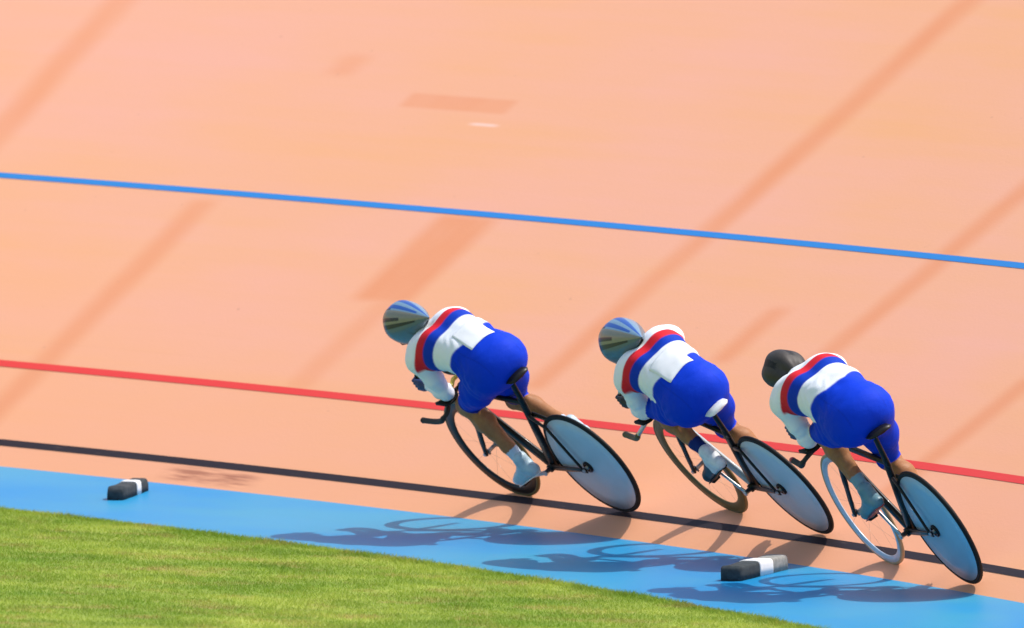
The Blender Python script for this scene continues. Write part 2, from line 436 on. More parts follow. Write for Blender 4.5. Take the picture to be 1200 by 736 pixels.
M_WHITE = simple('white_lacquer', (.80, .80, .79), .35, 0, .5, .3, .03)
M_GREYLAC = simple('grey_lacquer', (.36, .42, .45), .45, 0, .4, .1, .05)
M_REDP2 = simple('red_plastic', (.45, .03, .03), .4)
M_STRAP = simple('strap_webbing', (.35, .35, .36), .7)
M_PAPER = simple('race_number_sheet', (.84, .85, .87), .6, 0, .3, 0, .02)
M_YEL = simple('yellow_tape', (.55, .48, .05), .5)

# ------------------------------------------------------------------ bicycles
BIKES = [(0.4088282691625146, 0.21293450143976883, -0.022534531410155437, 0.1054803681109787),
         (0.3259633477673133, 0.257767698546401, -0.0640276786694636, 0.13416879547021873),
         (0.24098956361737794, 0.06780906193816963, -0.04199748256790441, -0.019598343343329543)]
def bike_matrix(b):
    th, d, yaw, lean = b
    n = np.array([-math.sin(BETA)*math.cos(th), -math.sin(BETA)*math.sin(th), math.cos(BETA)]); t = np.array([-math.sin(th), math.cos(th), 0])
    l = np.cross(n, t); f = t*math.cos(yaw)+l*math.sin(yaw); l2 = np.cross(n, f)
    u = n*math.cos(lean)+l2*math.sin(lean); l3 = np.cross(u, f); C = np.array(S(th, d))+n*.005
    m = Matrix.Identity(4)
    for i in range(3): m[i][0] = f[i]; m[i][1] = l3[i]; m[i][2] = u[i]; m[i][3] = C[i]
    return m
RW, WB = .334, .96
BB = np.array([.42, 0, .275]); CR = .17
def crank_pos(phi, side):
    s = 1 if side > 0 else -1
    return BB+np.array([s*CR*math.cos(phi), 0, s*CR*math.sin(phi)])

spoke_me = None
def wheel_front(root, P):
    global spoke_me
    c = Vector((WB, 0, RW))
    wro = bpy.data.objects.new('front_wheel', None); COL.objects.link(wro); wro.parent = root; wro.location = c
    ty = MB(); r = .0115; ty.lathe([(RW-r+r*math.cos(a), r*math.sin(a)) for a in np.linspace(-2.2, 2.2, 11)], n=96).build('tyre', P['ftyre'], wro)
    rd = P['rim_depth']
    MB().lathe([(RW-.021, -.010), (RW-.014, -.0088), (RW-.014, .0088), (RW-.021, .010), (RW-.03, .0108), (RW-.021-rd*.55, .010), (RW-.021-rd, .0045), (RW-.021-rd-.004, 0), (RW-.021-rd, -.0045), (RW-.021-rd*.55, -.010), (RW-.03, -.0108)], n=96).build('rim', P['rim'], wro)
    MB().lathe([(0.001, -.05), (.008, -.05), (.009, -.036), (.020, -.034), (.020, -.029), (.011, -.025), (.011, .025), (.020, .029), (.020, .034), (.009, .036), (.008, .05), (.001, .05)], n=20).build('hub', M_CHAIN, wro)
    if spoke_me is None:
        so = MB().tube([(0, 0, 0), (0, 0, 1)], .0006, .0003, n=6, round_ends=False).build('spoke', M_CHAIN); spoke_me = so.data; bpy.data.objects.remove(so)
    L = RW-.022-rd
    for q in range(12):
        a = 2*math.pi*q/12+.1; y0 = .03 if q % 2 else -.03
        p0 = Vector((.018*math.cos(a), y0, .018*math.sin(a))); p1 = Vector((L*math.cos(a), 0, L*math.sin(a))); dv = p1-p0
        mt = Matrix.Translation(p0) @ dv.to_track_quat('Z', 'X').to_matrix().to_4x4() @ Matrix.Diagonal((1, 1, dv.length, 1))
        share('spoke', spoke_me, wro, mt)
    return wro
def wheel_rear(root, P):
    wro = bpy.data.objects.new('rear_wheel', None); COL.objects.link(wro); wro.parent = root; wro.location = (0, 0, RW)
    r = .0115
    MB().lathe([(RW-r+r*math.cos(a), r*math.sin(a)) for a in np.linspace(-2.2, 2.2, 11)], n=96).build('tyre', P['rtyre'], wro)
    MB().lathe([(RW-.014, -.0085), (RW-.014, .0085), (RW-.021, .0100), (RW-.025, .0102), (RW-.025, -.0102), (RW-.021, -.0100)], n=96).build('brake_rim', M_MATTBLK, wro)
    MB().lathe([(RW-.0245, -.0098), (RW-.0245, .0098), (RW-.10, .0135), (.10, .020), (.03, .0255), (.02, .027), (.02, -.027), (.03, -.0255), (.10, -.020), (RW-.10, -.0135)], n=96).build('disc', P['disc'], wro)
    MB().lathe([(.001, -.062), (.0085, -.062), (.0085, -.048), (.013, -.046), (.013, -.0275), (.022, -.0275), (.022, .0275), (.013, .0275), (.013, .046), (.0085, .048), (.0085, .062), (.001, .062)], n=24).build('hub', M_CHAIN, wro)
    MB().lathe([(.020, .0262), (.034, .0255), (.035, .034), (.030, .038), (.020, .038)], n=40).build('lock_ring', M_CARBON, wro)
    MB().lathe([(.004, .056), (.0115, .056), (.0115, .068), (.004, .068)], n=6).build('axle_nut', M_STEEL, wro, False)
    teeth = MB()
    teeth.lathe([(.012, -.046), (.0305, -.046), (.0305, -.043), (.012, -.043)], n=30).build('sprocket', M_CHAIN, wro)
    return wro

def make_bike(i, P):
    root = bpy.data.objects.new('track_bicycle', None); COL.objects.link(root); root.matrix_world = bike_matrix(BIKES[i])
    sx, sz = P['saddle']
    frame = MB()
    seat_top = np.array([sx+.045, 0, sz-.19]); bbp = BB; head_t = np.array([.792, 0, .775]); head_b = np.array([.822, 0, .665])
    st_dir = (seat_top-bbp)
    frame.tube([bbp+st_dir*.0, bbp+st_dir*.45, seat_top], [.034, .034, .027], [.019, .016, .014])
    fm = frame.build('frame', P['frame'], root)
    def part(name, mat, par=root, **k):
        return lambda pts, a, b=None, n=14: MB().tube(pts, a, b, n).build(name, mat, par)
    part('top_tube', P['toptube'], fm)([seat_top+np.array([.005, 0, -.03]), head_t+np.array([.0, 0, -.02])], [.019, .022], [.013, .014])
    part('down_tube', P['downtube'], fm)([bbp+np.array([.01, 0, .005]), (bbp+head_b)/2, head_b+np.array([.0, 0, .015])], [.036, .035, .030], [.020, .018, .018])
    part('head_tube', P['frame'], fm)([head_b, head_t], .024, .019)
    MB().lathe([(.001, -.034), (.023, -.034), (.023, .034), (.001, .034)], c=tuple(bbp), n=24).build('bottom_bracket', P['frame'], fm)
    for s in (1, -1):
        part('chain_stay', P['stay'], fm)([bbp+np.array([-.015, .018*s, 0]), (.20, .034*s, .300), (.03, .056*s, RW)], [.019, .016, .013], [.010, .009, .008])
        part('seat_stay', P['stay2'], fm)([seat_top+np.array([.012, .012*s, -.12]), (.16, .030*s, .58), (.02, .056*s, RW+.012)], [.015, .012, .011], [.009, .008, .007])
        d = MB().box((-.018, s*.056-.0035, RW-.018), (.04, s*.056+.0035, RW+.016)).build('dropout', P['frame'], fm, False); bevel(d, .003)
    fk = MB(); 
    fork = MB().tube([head_b, head_b+np.array([.004, 0, -.012])], .024, .03).build('fork', P['frame'], root)
    for s in (1, -1):
        part('fork_blade', P['frame'], fork)(curve([(head_b[0]+.002, .024*s, head_b[2]-.008), (.865, .040*s, .53), (.930, .046*s, .40), (WB, .050*s, RW-.004)], 4), [.024]*5+[.021]*4+[.016]*4, [.011]*5+[.009]*8)
        MB().lathe([(.002, -.006), (.0105, -.006), (.0105, .006), (.002, .006)], c=(WB, s*.056, RW), n=6).build('axle_nut', M_STEEL, fork, False)
    # seat post, saddle
    sp = MB().tube([seat_top+np.array([.008, 0, -.04]), (sx+.012, 0, sz-.035)], [.026, .021], [.013, .012]).build('seat_post', P['post'], root)
    MB().tube([(sx-.02, 0, sz-.043), (sx+.05, 0, sz-.043)], .011, .019).build('clamp', M_CHAIN, sp)
    secs = [(-.135, .020, .012, -.004), (-.130, .050, .020, .004), (-.11, .066, .025, .006), (-.06, .068, .026, .004), (0, .054, .026, .000), (.05, .034, .025, -.002), (.09, .023, .023, -.003), (.125, .018, .019, -.006), (.136, .010, .012, -.012)]
    rings = []
    for x, wd, th_, dz in secs:
        ring = []
        for q in range(20):
            a = 2*math.pi*q/20; ca, sa = math.cos(a), math.sin(a)
            y = wd*math.copysign(abs(ca)**.8, ca); z = th_*.5*math.copysign(abs(sa)**.9, sa)-(.010*(abs(ca)**2) if wd > .03 else 0)
            ring.append((sx+x, y, sz-.013+dz+z))
        rings.append(ring)
    sd_o = MB().loft(rings).build('saddle', P['saddle_mat'], root)
    for s in (1, -1):
        MB().tube(curve([(sx-.11, .030*s, sz-.020), (sx-.06, .022*s, sz-.040), (sx+.06, .022*s, sz-.040), (sx+.115, .008*s, sz-.022)], 4), .0035, n=8).build('saddle_rail', M_STEEL, sd_o)
    # drive train
    cr_root = MB().lathe([(.016, -.050), (.0705, -.050), (.0725, -.0485), (.0725, -.0465), (.0705, -.045), (.016, -.045)], c=tuple(BB), n=60).build('chainring', M_CHAIN, root)
    for s in (1, -1):
        pp = crank_pos(P['phi'], s); y0, y1 = s*.062, s*.072
        ca = MB().tube([BB+np.array([0, y0, 0]), (BB+pp)/2+np.array([0, (y0+y1)/2, 0]), pp+np.array([0, y1, 0])], [.0145, .0115, .0115], [.0085, .007, .0075]).build('crank_arm', P['crank'], root)
        MB().lathe([(.001, s*.034), (.013, s*.034), (.013, s*.062), (.0155, s*.062), (.0155, s*.073), (.001, s*.073)], c=tuple(BB), n=20).build('crank_boss', P['crank'], ca)
        pd = MB().box((pp[0]-.026, min(s*.092, s*.142), pp[2]-.008), (pp[0]+.03, max(s*.092, s*.142), pp[2]+.008)).build('pedal', M_MATTBLK, root, False); bevel(pd, .005)
        MB().tube([pp+np.array([0, s*.074, 0]), pp+np.array([0, s*.13, 0])], .006, n=10).build('pedal_axle', M_STEEL, pd)
    yc = -.0445
    cp = []
    for a in np.linspace(math.radians(80), math.radians(-80), 13): cp.append((BB[0]+.074*math.cos(a), yc-.003, BB[2]+.074*math.sin(a)))
    for a in np.linspace(math.radians(-95), math.radians(-265), 11): cp.append((.0325*math.cos(a), yc, RW+.0325*math.sin(a)))
    cp.append(cp[0]); MB().tube(cp, .0045, .0035, n=8, round_ends=False).build('chain', M_CHAIN, root)
    # bars
    bx_, bz_ = .83, P['bar_z']
    MB().tube([head_t+np.array([-.004, 0, .012]), head_t+np.array([-.010, 0, .035]), (bx_, 0, bz_)], [.019, .018, .018], [.017, .016, .018]).build('stem', P['bar_mat'], root)
    xe, ye, ze = P['bar_end']; xb, yb, zb = P['bar_bend']
    bar = MB().tube(curve([(xb, yb, zb), (xb-.02, yb-.035, zb+.02), (bx_-.005, .09, bz_-.003), (bx_, 0, bz_), (bx_-.005, -.09, bz_-.003), (xb-.02, -yb+.035, zb+.02), (xb, -yb, zb)], 5), .0125, n=12).build('handlebar', P['bar_mat'], root)
    for s in (1, -1):
        pts = curve([(xb, s*yb, zb), (xb+.03, s*(yb+.004), zb-.018), ((xb+xe)/2, s*ye, (zb-.02+ze)/2-.006), (xe, s*ye, ze)], 5)
        MB().tube(pts, .0155, n=12).build('grip', P['grip_mat'], bar)
        MB().tube([pts[-1]-np.array([.004, 0, 0]), pts[-1]+np.array([.004, 0, 0])], .0165, n=12).build('end_plug', P['plug_mat'], bar)
        hx, hy, hz = P['hand']; yy = s*hy
        ex = MB().tube(curve([(.745, s*.075, bz_+.042), (.84, s*.073, bz_+.036), (hx-.07, yy, hz-.030), (hx+.008, yy, hz-.012), (hx+.020, yy, hz+.065)], 5), .011, n=10).build('aero_extension', P['ext_mat'], root)
        br = MB().tube([(bx_, s*.075, bz_-.002), (bx_-.006, s*.075, bz_+.038)], .014, n=10).build('extension_clamp', P['ext_mat'], ex)
        e = P['elbow']
        rings = []
        for x in (-.055, -.045, 0, .045, .055):
            kx = .8 if abs(x) > .05 else 1
            rings.append([(e[0]+.035+x, s*e[1]+.052*kx*math.cos(a), e[2]-.052+(.012*math.cos(a)**2)+(0 if sgn > 0 else -.012)) for a, sgn in [(math.pi*q/8, 1) for q in range(9)]+[(math.pi-math.pi*q/8, -1) for q in range(9)]])
        pad = MB().loft(rings).build('elbow_pad', M_MATTBLK, root)
        MB().tube([(e[0]+.04, s*e[1], e[2]-.058), (bx_-.05, s*.08, bz_+.038)], .009, n=10).build('pad_bracket', P['ext_mat'], pad)
    if P.get('strap'):
        MB().tube([(bx_-.03, .06, bz_+.045), (bx_+.01, .012, bz_+.05), (bx_+.02, -.04, bz_+.045)], .012, n=10).build('tape_wrap', P['strap'], bar)
    wheel_front(root, P); wheel_rear(root, P)
    tag(root, P['bike_label'], 'bicycle', 'track bicycles in line on the banking')
    return root

# ------------------------------------------------------------------ riders
WHITE = (.82, .84, .88); RED_ = (.62, .018, .03); BLUE_ = (.003, .038, .40); ROYAL = (.0006, .040, .57); SKIN = (.35, .155, .064)
def ik(h, a, l1, l2, y):
    h = np.array(h, float); a = np.array(a, float); v = a-h; L = min(np.linalg.norm(v), (l1+l2)*.999); u = v/np.linalg.norm(v)
    x = (l1*l1-l2*l2+L*L)/(2*L); hh = math.sqrt(max(l1*l1-x*x, 0))
    fw = np.array([1, 0, 0])-u*u[0]; fw -= np.array([0, 1, 0])*fw[1]; fw /= np.linalg.norm(fw)
    kn = h+u*x+fw*hh; kn[1] = y; return kn

def make_rider(i, P):
    root = bpy.data.objects.new('person', None); COL.objects.link(root); root.matrix_world = bike_matrix(BIKES[i])
    sx, sz = P['saddle']; pv = np.array([sx, 0, sz]); sh = np.array(P['shoulder']); hd = np.array(P['head']); el = P['elbow']; hn = P['hand']
    wv = lambda *p: tuple(p)
    H = {s: np.array([sx+.065, s*.074+P.get('hip_y', 0), sz+.066+P['pel']]) for s in (1, -1)}
    tors, arms, legs, head = [], [], [], []
    yo = sh[1]                                        # sideways shift of the upper body
    p0 = np.array([sx+.02, P.get('hip_y', 0), sz+.096+P['pel']]); p1 = p0*.58+np.array([sh[0], yo, sh[2]])*.42+np.array([0, 0, .040]); p2 = p0*.2+np.array([sh[0], yo, sh[2]])*.8+np.array([0, 0, .02])
    for s in (1, -1):
        o = lambda y: np.array([0, y*s, 0])
        tors += [('c', p0+o(.044), p1+o(.052), .092, .096, .08), ('c', p1+o(.052), p2+o(.072), .098, .102, .06), ('c', p2+o(.072), np.array([sh[0], yo, sh[2]])+o(.108), .102, .080, .06),
                 ('e', tuple(np.array([sx+.062, P.get('hip_y', 0)+s*.050, sz+.078+P['pel']])), (.092, .076, .083), .10), ('e', tuple(np.array([sx+.078, P.get('hip_y', 0)+s*.020, sz+.094+P['pel']])), (.104, .075, .082), .10),
                 ('c', np.array([sh[0]+.015, yo, sh[2]])+o(.06), np.array([sh[0]+.005, yo, sh[2]-.022])+o(.160), .072, .060, .05)]
        # belly and chest underside
        tors += [('c', p1+np.array([.03, 0, -.025])+o(.04), p2+np.array([0, 0, -.03])+o(.05), .078, .085, .05)]
        # arm
        S_ = np.array([sh[0], yo+s*.164, sh[2]-.034]); E_ = np.array([el[0], s*el[1], el[2]]); Wt = np.array([hn[0]-.075, s*(hn[1]+.012), hn[2]+.016])
        ue = S_*.45+E_*.55
        fa = E_*.7+Wt*.3
        arms += [('c', S_, ue, .060, .048, .03), ('c', ue, E_, .048, .038, .03), ('c', E_, fa, .040, .043, .025), ('c', fa, Wt, .043, .027, .025), ('c', Wt, (hn[0]-.01, s*(hn[1]+.02), hn[2]+.022), .027, .022, .02)]
        # leg
        an = np.array(P['ankleL'] if s > 0 else P['ankleR'], float); an = np.array([an[0], s*.108, an[1]])
        kn = ik(H[s], an, P['thigh'], P['shin'], s*P.get('knee_y', .10))
        m1 = H[s]*.5+kn*.5; back = np.array([-.02, 0, -.012])
        cf = kn*.70+an*.30; bk = np.cross(np.array([0, 1., 0]), (an-kn)/np.linalg.norm(an-kn)); bk = bk if bk[0] < 0 else -bk
        cf = cf+bk*.012
        lo_ = kn*.3+an*.7
        legs += [(s, H[s], kn, an, [('c', H[s], m1, .091, .086, .09), ('c', m1, kn, .088, .056, .04), ('e', tuple(kn+np.array([.008, 0, .004])), (.05, .048, .05)),
                 ('c', kn, cf, .048, .053, .025), ('c', cf, lo_, .053, .035, .025), ('e', tuple(cf+bk*.012+np.array([0, .012, 0])), (.040, .036, .062), .02), ('c', lo_, an, .035, .032, .02)])]
    # neck and head
    nb = np.array([sh[0]+.045, yo, sh[2]+.02]); hc = hd
    head += [('c', nb, hc+np.array([-.05, 0, -.02]), .060, .052, .03), ('e', tuple(hc+np.array([-.005, 0, .012])), (.098, .076, .092), .03),
             ('c', hc+np.array([.055, 0, -.03]), hc+np.array([.068, 0, -.085]), .055, .034, .03), ('c', hc+np.array([.098, 0, -.022]), hc+np.array([.115, 0, -.050]), .010, .014, .012),
             ('c', hc+np.array([.09, -.018, -.075]), hc+np.array([.09, .018, -.075]), .010, .010, .01)]
    for s in (1, -1): head += [('e', tuple(hc+np.array([-.01, s*.076, -.02])), (.024, .010, .032), .008)]
    legp = [p for L in legs for p in L[4]]
    V, F = sdf_mesh(tors+legp+arms+head, .0062)
    V0 = V.copy()
    e1 = V[F[:, 2]]-V[F[:, 0]]; e2 = V[F[:, 3]]-V[F[:, 1]]; fn = np.cross(e1, e2); N_ = np.zeros_like(V)
    for q in range(4): np.add.at(N_, F[:, q], fn)
    N_ /= np.maximum(np.linalg.norm(N_, axis=1), 1e-12)[:, None]
    ax0 = np.array([sh[0], yo, sh[2]])-p0; t0_ = ((V-p0)@ax0)/(ax0@ax0); sd_ = np.abs(V[:, 1]-yo*.5)
    ph = 5*i
    wob = np.sin(V[:, 0]*23+V[:, 1]*31+ph)+np.sin(V[:, 1]*47-V[:, 2]*29+ph*2)
    waist = np.exp(-((t0_-.36)/.20)**2)*(.35+np.clip(sd_/.12, 0, 1))
    f1 = np.sin(V[:, 0]*95+V[:, 1]*22+wob*1.3)
    hipf = np.exp(-(((V-(H[1]+np.array([.05, .05, .02])))**2).sum(1))/.012)+np.exp(-(((V-(H[-1]+np.array([.05, -.05, .02])))**2).sum(1))/.012)
    f2 = np.sin((V[:, 0]*.55+V[:, 2]*.85)*120+wob*1.1)
    elb = sum(np.exp(-(((V-np.array([el[0], s_*el[1], el[2]+.05]))**2).sum(1))/.006) for s_ in (1, -1))
    f3 = np.sin(V[:, 2]*150+wob*1.2)
    groove = -.0012*np.exp(-((V[:, 1]-yo*np.clip(t0_, 0, 1))/.022)**2)*np.clip((t0_-.05)/.15, 0, 1)*np.clip((.95-t0_)/.1, 0, 1)*(N_[:, 2] > .2)
    blade = .003*np.exp(-(((sd_-.085)/.035)**2))*np.exp(-(((t0_-.80)/.12)**2))*(N_[:, 2] > .2)
    cleft = -.0004*np.exp(-((V[:, 1]-P.get('hip_y', 0))/.014)**2)*np.clip((.06-t0_)/.06, 0, 1)
    V = V+N_*(groove+blade+cleft+.0020*waist*f1+.0018*hipf*f2+.0020*elb*f3+.0008*wob*np.clip(1.15-t0_, 0, 1)*(t0_ > 0))[:, None]
    body = fast_mesh('body', V, F, M_BODY, root); V = V0
    def gd(ps): return np.min([prim_d(V, p) for p in ps], 0)
    dt, da, dh = gd(tors), gd(arms), gd(head)
    dl = {L[0]: gd(L[4]) for L in legs}
    C = np.zeros((len(V), 4)); x = V[:, 0]
    # torso axis position, measured from hips (0) to shoulders (1)
    axv = np.array([sh[0], yo, sh[2]])-p0; tt = ((V-p0)@axv)/(axv@axv)
    yy = V[:, 1]-(P.get('hip_y', 0)+(yo-P.get('hip_y', 0))*np.clip(tt, 0, 1))
    tt = tt+.25*np.abs(yy)*0
    st = P['stripes']                                                # white/shorts limit, blue from, blue|red, red to
    def lay(wt, col): C[:, :3] = C[:, :3]*(1-wt[:, None])+np.array(col)*wt[:, None]
    sm_ = lambda v: np.clip(v/.014+.5, 0, 1)
    C[:, :3] = WHITE
    tb = tt-P.get('slant', .9)*np.maximum(np.abs(yy)-.06, 0)
    lay(sm_(tt-st[1]), BLUE_); lay(sm_(tt-st[2]), RED_); lay(sm_(tt-st[3]), WHITE); lay(sm_(st[0]-tb), ROYAL)
    seam = (np.abs(np.abs(yy)-.105) < .0035) & (tb < st[0]) & (V[:, 2] > sz+.06)
    C[seam, :3] *= .86
    # sleeves
    arm_m = (da < dt-.012)
    lay(np.clip((dt-.012-da)/.006+.5, 0, 1), WHITE)
    # legs
    for s, h, kn, an, _ in legs:
        l1 = np.linalg.norm(kn-h); l2 = np.linalg.norm(an-kn)
        t1 = ((V-h)@(kn-h))/l1; t2 = ((V-kn)@(an-kn))/l2
        on = (dl[s] < np.minimum(dt, da)-.0005) & (np.sign(V[:, 1]) == s)
        thg = np.min([prim_d(V, p) for p in _[:2]], 0); shn = np.min([prim_d(V, p) for p in _[3:]], 0)
        sho = on & (thg < shn+.002) & (t1 < l1-P['hem'])
        C[on, :3] = SKIN; C[on, 3] = 1; C[sho, :3] = ROYAL; C[sho, 3] = 0
        C[sho & (t1 > l1-P['hem']-.022), :3] = (.002, .018, .26)
        sk = on & (shn < thg) & (t2 > l2-P['sock'])
        C[sk, :3] = P['sock_col']; C[sk, 3] = 0
    hm = dh < np.minimum(dt, da)-.004
    hm &= ((V-nb)@(hc-nb))/np.linalg.norm(hc-nb) > .085
    C[hm, :3] = SKIN; C[hm, 3] = 1
    set_color(body, C)
    # eyes
    for s in (1, -1):
        eV = MB().lathe([(.0005, -.011), (.006, -.0095), (.0105, -.004), (.0115, 0), (.0105, .004), (.006, .0095), (.0005, .011)], c=tuple(hc+np.array([.083, s*.030, -.012])), n=14).build('eye', M_WHITE, root)
    # gloves with fingers closed on the bar end
    for s in (1, -1):
        hx, hy, hz = hn; yh = s*hy
        pr = [('c', (hx-.085, yh+s*.013, hz+.017), (hx-.03, yh+s*.020, hz+.022), .031, .030), ('c', (hx-.03, yh+s*.024, hz+.040), (hx-.005, yh+s*.026, hz+.044), .018, .015), ('c', (hx-.03, yh+s*.024, hz+.002), (hx-.005, yh+s*.026, hz+.000), .018, .014)]
        for f_, (dz, ln) in enumerate(((.050, .95), (.031, 1.05), (.012, 1.0), (-.006, .85))):
            z = hz+dz; a0 = (hx-.004, yh+s*.027, z); a1 = (hx+.032*ln, yh+s*.026, z); a2 = (hx+.045*ln, yh-s*.004, z-.002); a3 = (hx+.020, yh-s*.024*ln, z-.003)
            pr += [('c', a0, a1, .0098, .0094, .004), ('c', a1, a2, .0092, .0086, .003), ('c', a2, a3, .0085, .0075, .003)]
        pr += [('c', (hx-.035, yh-s*.004, hz+.045), (hx-.008, yh-s*.020, hz+.062), .013, .011, .01), ('c', (hx-.008, yh-s*.020, hz+.062), (hx+.022, yh-s*.014, hz+.070), .0105, .0085, .004)]
        gV, gF = sdf_mesh(pr, .0032, .012, .015)
        g = fast_mesh('glove', gV, gF, M_GLOVE, root)
        gc = np.tile(np.array(P['glove'], float), (len(gV), 1)); cuff = gV[:, 0] < hx-.085; gc[cuff] = P.get('cuff', P['glove']); set_color(g, gc)
    # shoes
    for s, L in zip((1, -1), legs):
        an = L[3]; pp = crank_pos(P['phi'], s); ball = np.array([pp[0], s*.118, pp[2]+.036])
        fd = np.array([ball[0]-an[0], 0, ball[2]-an[2]-0.0]); 
        d0 = fd/np.linalg.norm(fd)
        pitch = math.atan2(fd[2], fd[0])+math.radians(27); fx = np.array([math.cos(pitch), 0, math.sin(pitch)]); fz = np.array([-math.sin(pitch), 0, math.cos(pitch)])
        yy_ = np.array([0, s*.116, 0]); A3 = np.array([an[0], s*.110, an[2]])
        heel = A3-fx*.045-fz*.050; toe = ball+fx*.068-fz*.008
        pr = [('c', A3+fz*.035-fx*.004, A3-fz*.01, .040, .040), ('c', A3-fz*.02, heel, .039, .031), ('c', heel, ball-fx*.01, .030, .034), ('c', A3+fx*.03-fz*.012, ball+fz*.006, .036, .031), ('c', ball+np.array([0, .012*s, 0]), toe, .033, .022), ('c', ball+np.array([0, -.010*s, 0]), toe, .031, .022)]
        sV, sF = sdf_mesh(pr, .0042, .02, .02)
        so = fast_mesh('shoe', sV, sF, M_SHOE, root)
        q = (sV-A3)@fx; zq = (sV-A3)@fz; sc_ = np.tile(np.array(P['shoe'], float), (len(sV), 1))
        sc_[q > P['toe_from']] = P['toe_col']
        if 'cuff_shoe' in P: sc_[zq > .022] = P['cuff_shoe']
        set_color(so, sc_)
        sl_r = []
        for t_, wd in ((-.062, .018), (-.04, .030), (.03, .031), (.10, .036), (.16, .034), (.20, .020)):
            c_ = heel-fz*.0295+fx*(t_+.045)*1.0; c_ = c_+ (ball-fz*.034-heel+fz*.0295)*0
            k_ = min(max((t_+.04)/.18, 0), 1); base = (heel-fz*.029)*(1-k_)+(ball-fz*.036+fx*.03)*k_
            base = base+fx*(-.022 if t_ < -.05 else (.03 if t_ > .18 else 0))
            sl_r.append([base+np.array([0, wd*math.cos(a), 0])+fz*.005*math.sin(a) for a in np.linspace(0, 2*math.pi, 13)[:-1]])
        MB().loft(sl_r).build('sole', P['sole'], so)
    # helmet
    if P['helmet'] == 'aero':
        front = hc+np.array([.106, 0, .006]); tail = np.array(P['tail']); ax = tail-front; Lh = np.linalg.norm(ax); ax = ax/Lh
        up = np.array([0, 0, 1.])-ax*ax[2]; up /= np.linalg.norm(up); lat = np.array([0, 1., 0])
        hs_ = P.get('hs', 1.0); na, nr = 144, 48; V = []; F = []; C = []
        for j in range(nr+1):
            t = j/nr
            rr = math.sqrt(max(0, 1-((t-.30)/.30)**2)) if t < .30 else max(0., (1-((t-.30)/.70)**1.45))
            rr = max(rr, .008)
            cc = front+ax*Lh*t
            for q in range(na):
                a = math.radians(-62)+math.radians(304)*q/(na-1)       # open below
                wv_ = hs_*.108*rr; hv = (hs_*.108*rr if math.sin(a) > 0 else hs_*.122*rr*(1.0 if t < .62 else .75))
                ridge = 1+.012*math.cos(a*6)*min(1, rr*1.4)
                V.append(cc+lat*wv_*math.cos(a)*ridge+up*hv*math.sin(a)*ridge)
                # strokes that run from brow to tail and close up behind ; ps counts from the crown to the left ear
                ps = 90-math.degrees(a)
                bei = (.235, .225, .175); blu = (.008, .075, .34); navy = (.008, .018, .045); lbl = (.15, .27, .39); gry = (.085, .14, .185)
                if ps < -70: col = gry
                elif ps < -38: col = lbl if t > .2 else navy
                elif ps < -20: col = blu
                elif ps < -4: col = lbl if t > .15 else blu
                elif ps < 11: col = blu if t < .8 else lbl
                elif ps < 18: col = lbl if t > .34 else navy
                elif ps < 40: col = bei
                elif ps < 50: col = navy if .06 < t < .55 else bei
                elif ps < 60: col = bei
                elif ps < 73: col = navy if .10 < t < .80 else gry
                else: col = gry
                C.append(col)
        for j in range(nr):
            for q in range(na-1): F.append((j*na+q, j*na+q+1, (j+1)*na+q+1, (j+1)*na+q))
        he = mesh_obj('helmet', V, F, M_SHELL, root); set_color(he, np.array(C, float))
        m = he.modifiers.new('thick', 'SOLIDIFY'); m.thickness = .008; m.offset = 0
    else:
        V = []; F = []; C = []; na, nr = 72, 30
        for j in range(nr+1):
            e_ = math.radians(90-j/nr*118)
            for q in range(na):
                a = 2*math.pi*q/na; fr = math.cos(a)
                lim = math.radians(90-j/nr*(98+14*(-fr)))
                cz, cx = math.sin(lim), math.cos(lim)
                ridge = 1+.06*math.cos(6*math.atan2(math.sin(a)*cx, cz*.9+.25))*cx
                V.append(hc+np.array([-.012+.132*cx*math.cos(a)*ridge, .098*cx*math.sin(a)*ridge, .016+.112*cz*ridge]))
                g_ = math.atan2(math.sin(a)*cx, cz*.9+.25); vent = (math.cos(6*g_) < -.62) and -.55 < cx*math.cos(a) < .85 and cz > .12
                C.append((.003, .003, .003) if vent else (.042, .036, .031))
        for j in range(nr):
            for q in range(na): F.append((j*na+q, j*na+(q+1) % na, (j+1)*na+(q+1) % na, (j+1)*na+q))
        he = mesh_obj('helmet', V, F, M_SHELL2, root); set_color(he, np.array(C, float))
        m = he.modifiers.new('thick', 'SOLIDIFY'); m.thickness = .010; m.offset = -1
        MB().tube(curve([hc+np.array([-.05, .075, -.03]), hc+np.array([-.10, .045, -.035]), hc+np.array([-.115, 0, -.037]), hc+np.array([-.10, -.045, -.035]), hc+np.array([-.05, -.075, -.03])], 5), .007, .005, n=8).build('fit_band', M_STRAP, he)
    for s in (1, -1):
        MB().tube([hc+np.array([.01, s*.084, -.01]), hc+np.array([.045, s*.062, -.085]), hc+np.array([.062, s*.01, -.122])], .006, .0015, n=6).build('chin_strap', M_MATTBLK, he)
    # race number sheet lying on the lower back
    if P.get('sheet'):
        from mathutils.bvhtree import BVHTree
        bv = BVHTree.FromPolygons([tuple(v) for v in body.data.vertices[:] and [q.co for q in body.data.vertices]], [tuple(p.vertices) for p in body.data.polygons])
        cx, cy, ang, hw, hl = P['sheet']; n = 12; Vs = []; Fs = []
        for a in range(n+1):
            for b in range(n+1):
                u_, v_ = (a/n*2-1)*hl, (b/n*2-1)*hw
                x_ = cx+u_*math.cos(ang)-v_*math.sin(ang); y_ = cy+u_*math.sin(ang)+v_*math.cos(ang)
                hit, nrm, _, _ = bv.ray_cast(Vector((x_, y_, 1.7)), Vector((0, 0, -1)))
                Vs.append(tuple((hit+nrm*.002) if hit else Vector((x_, y_, 1.15))))
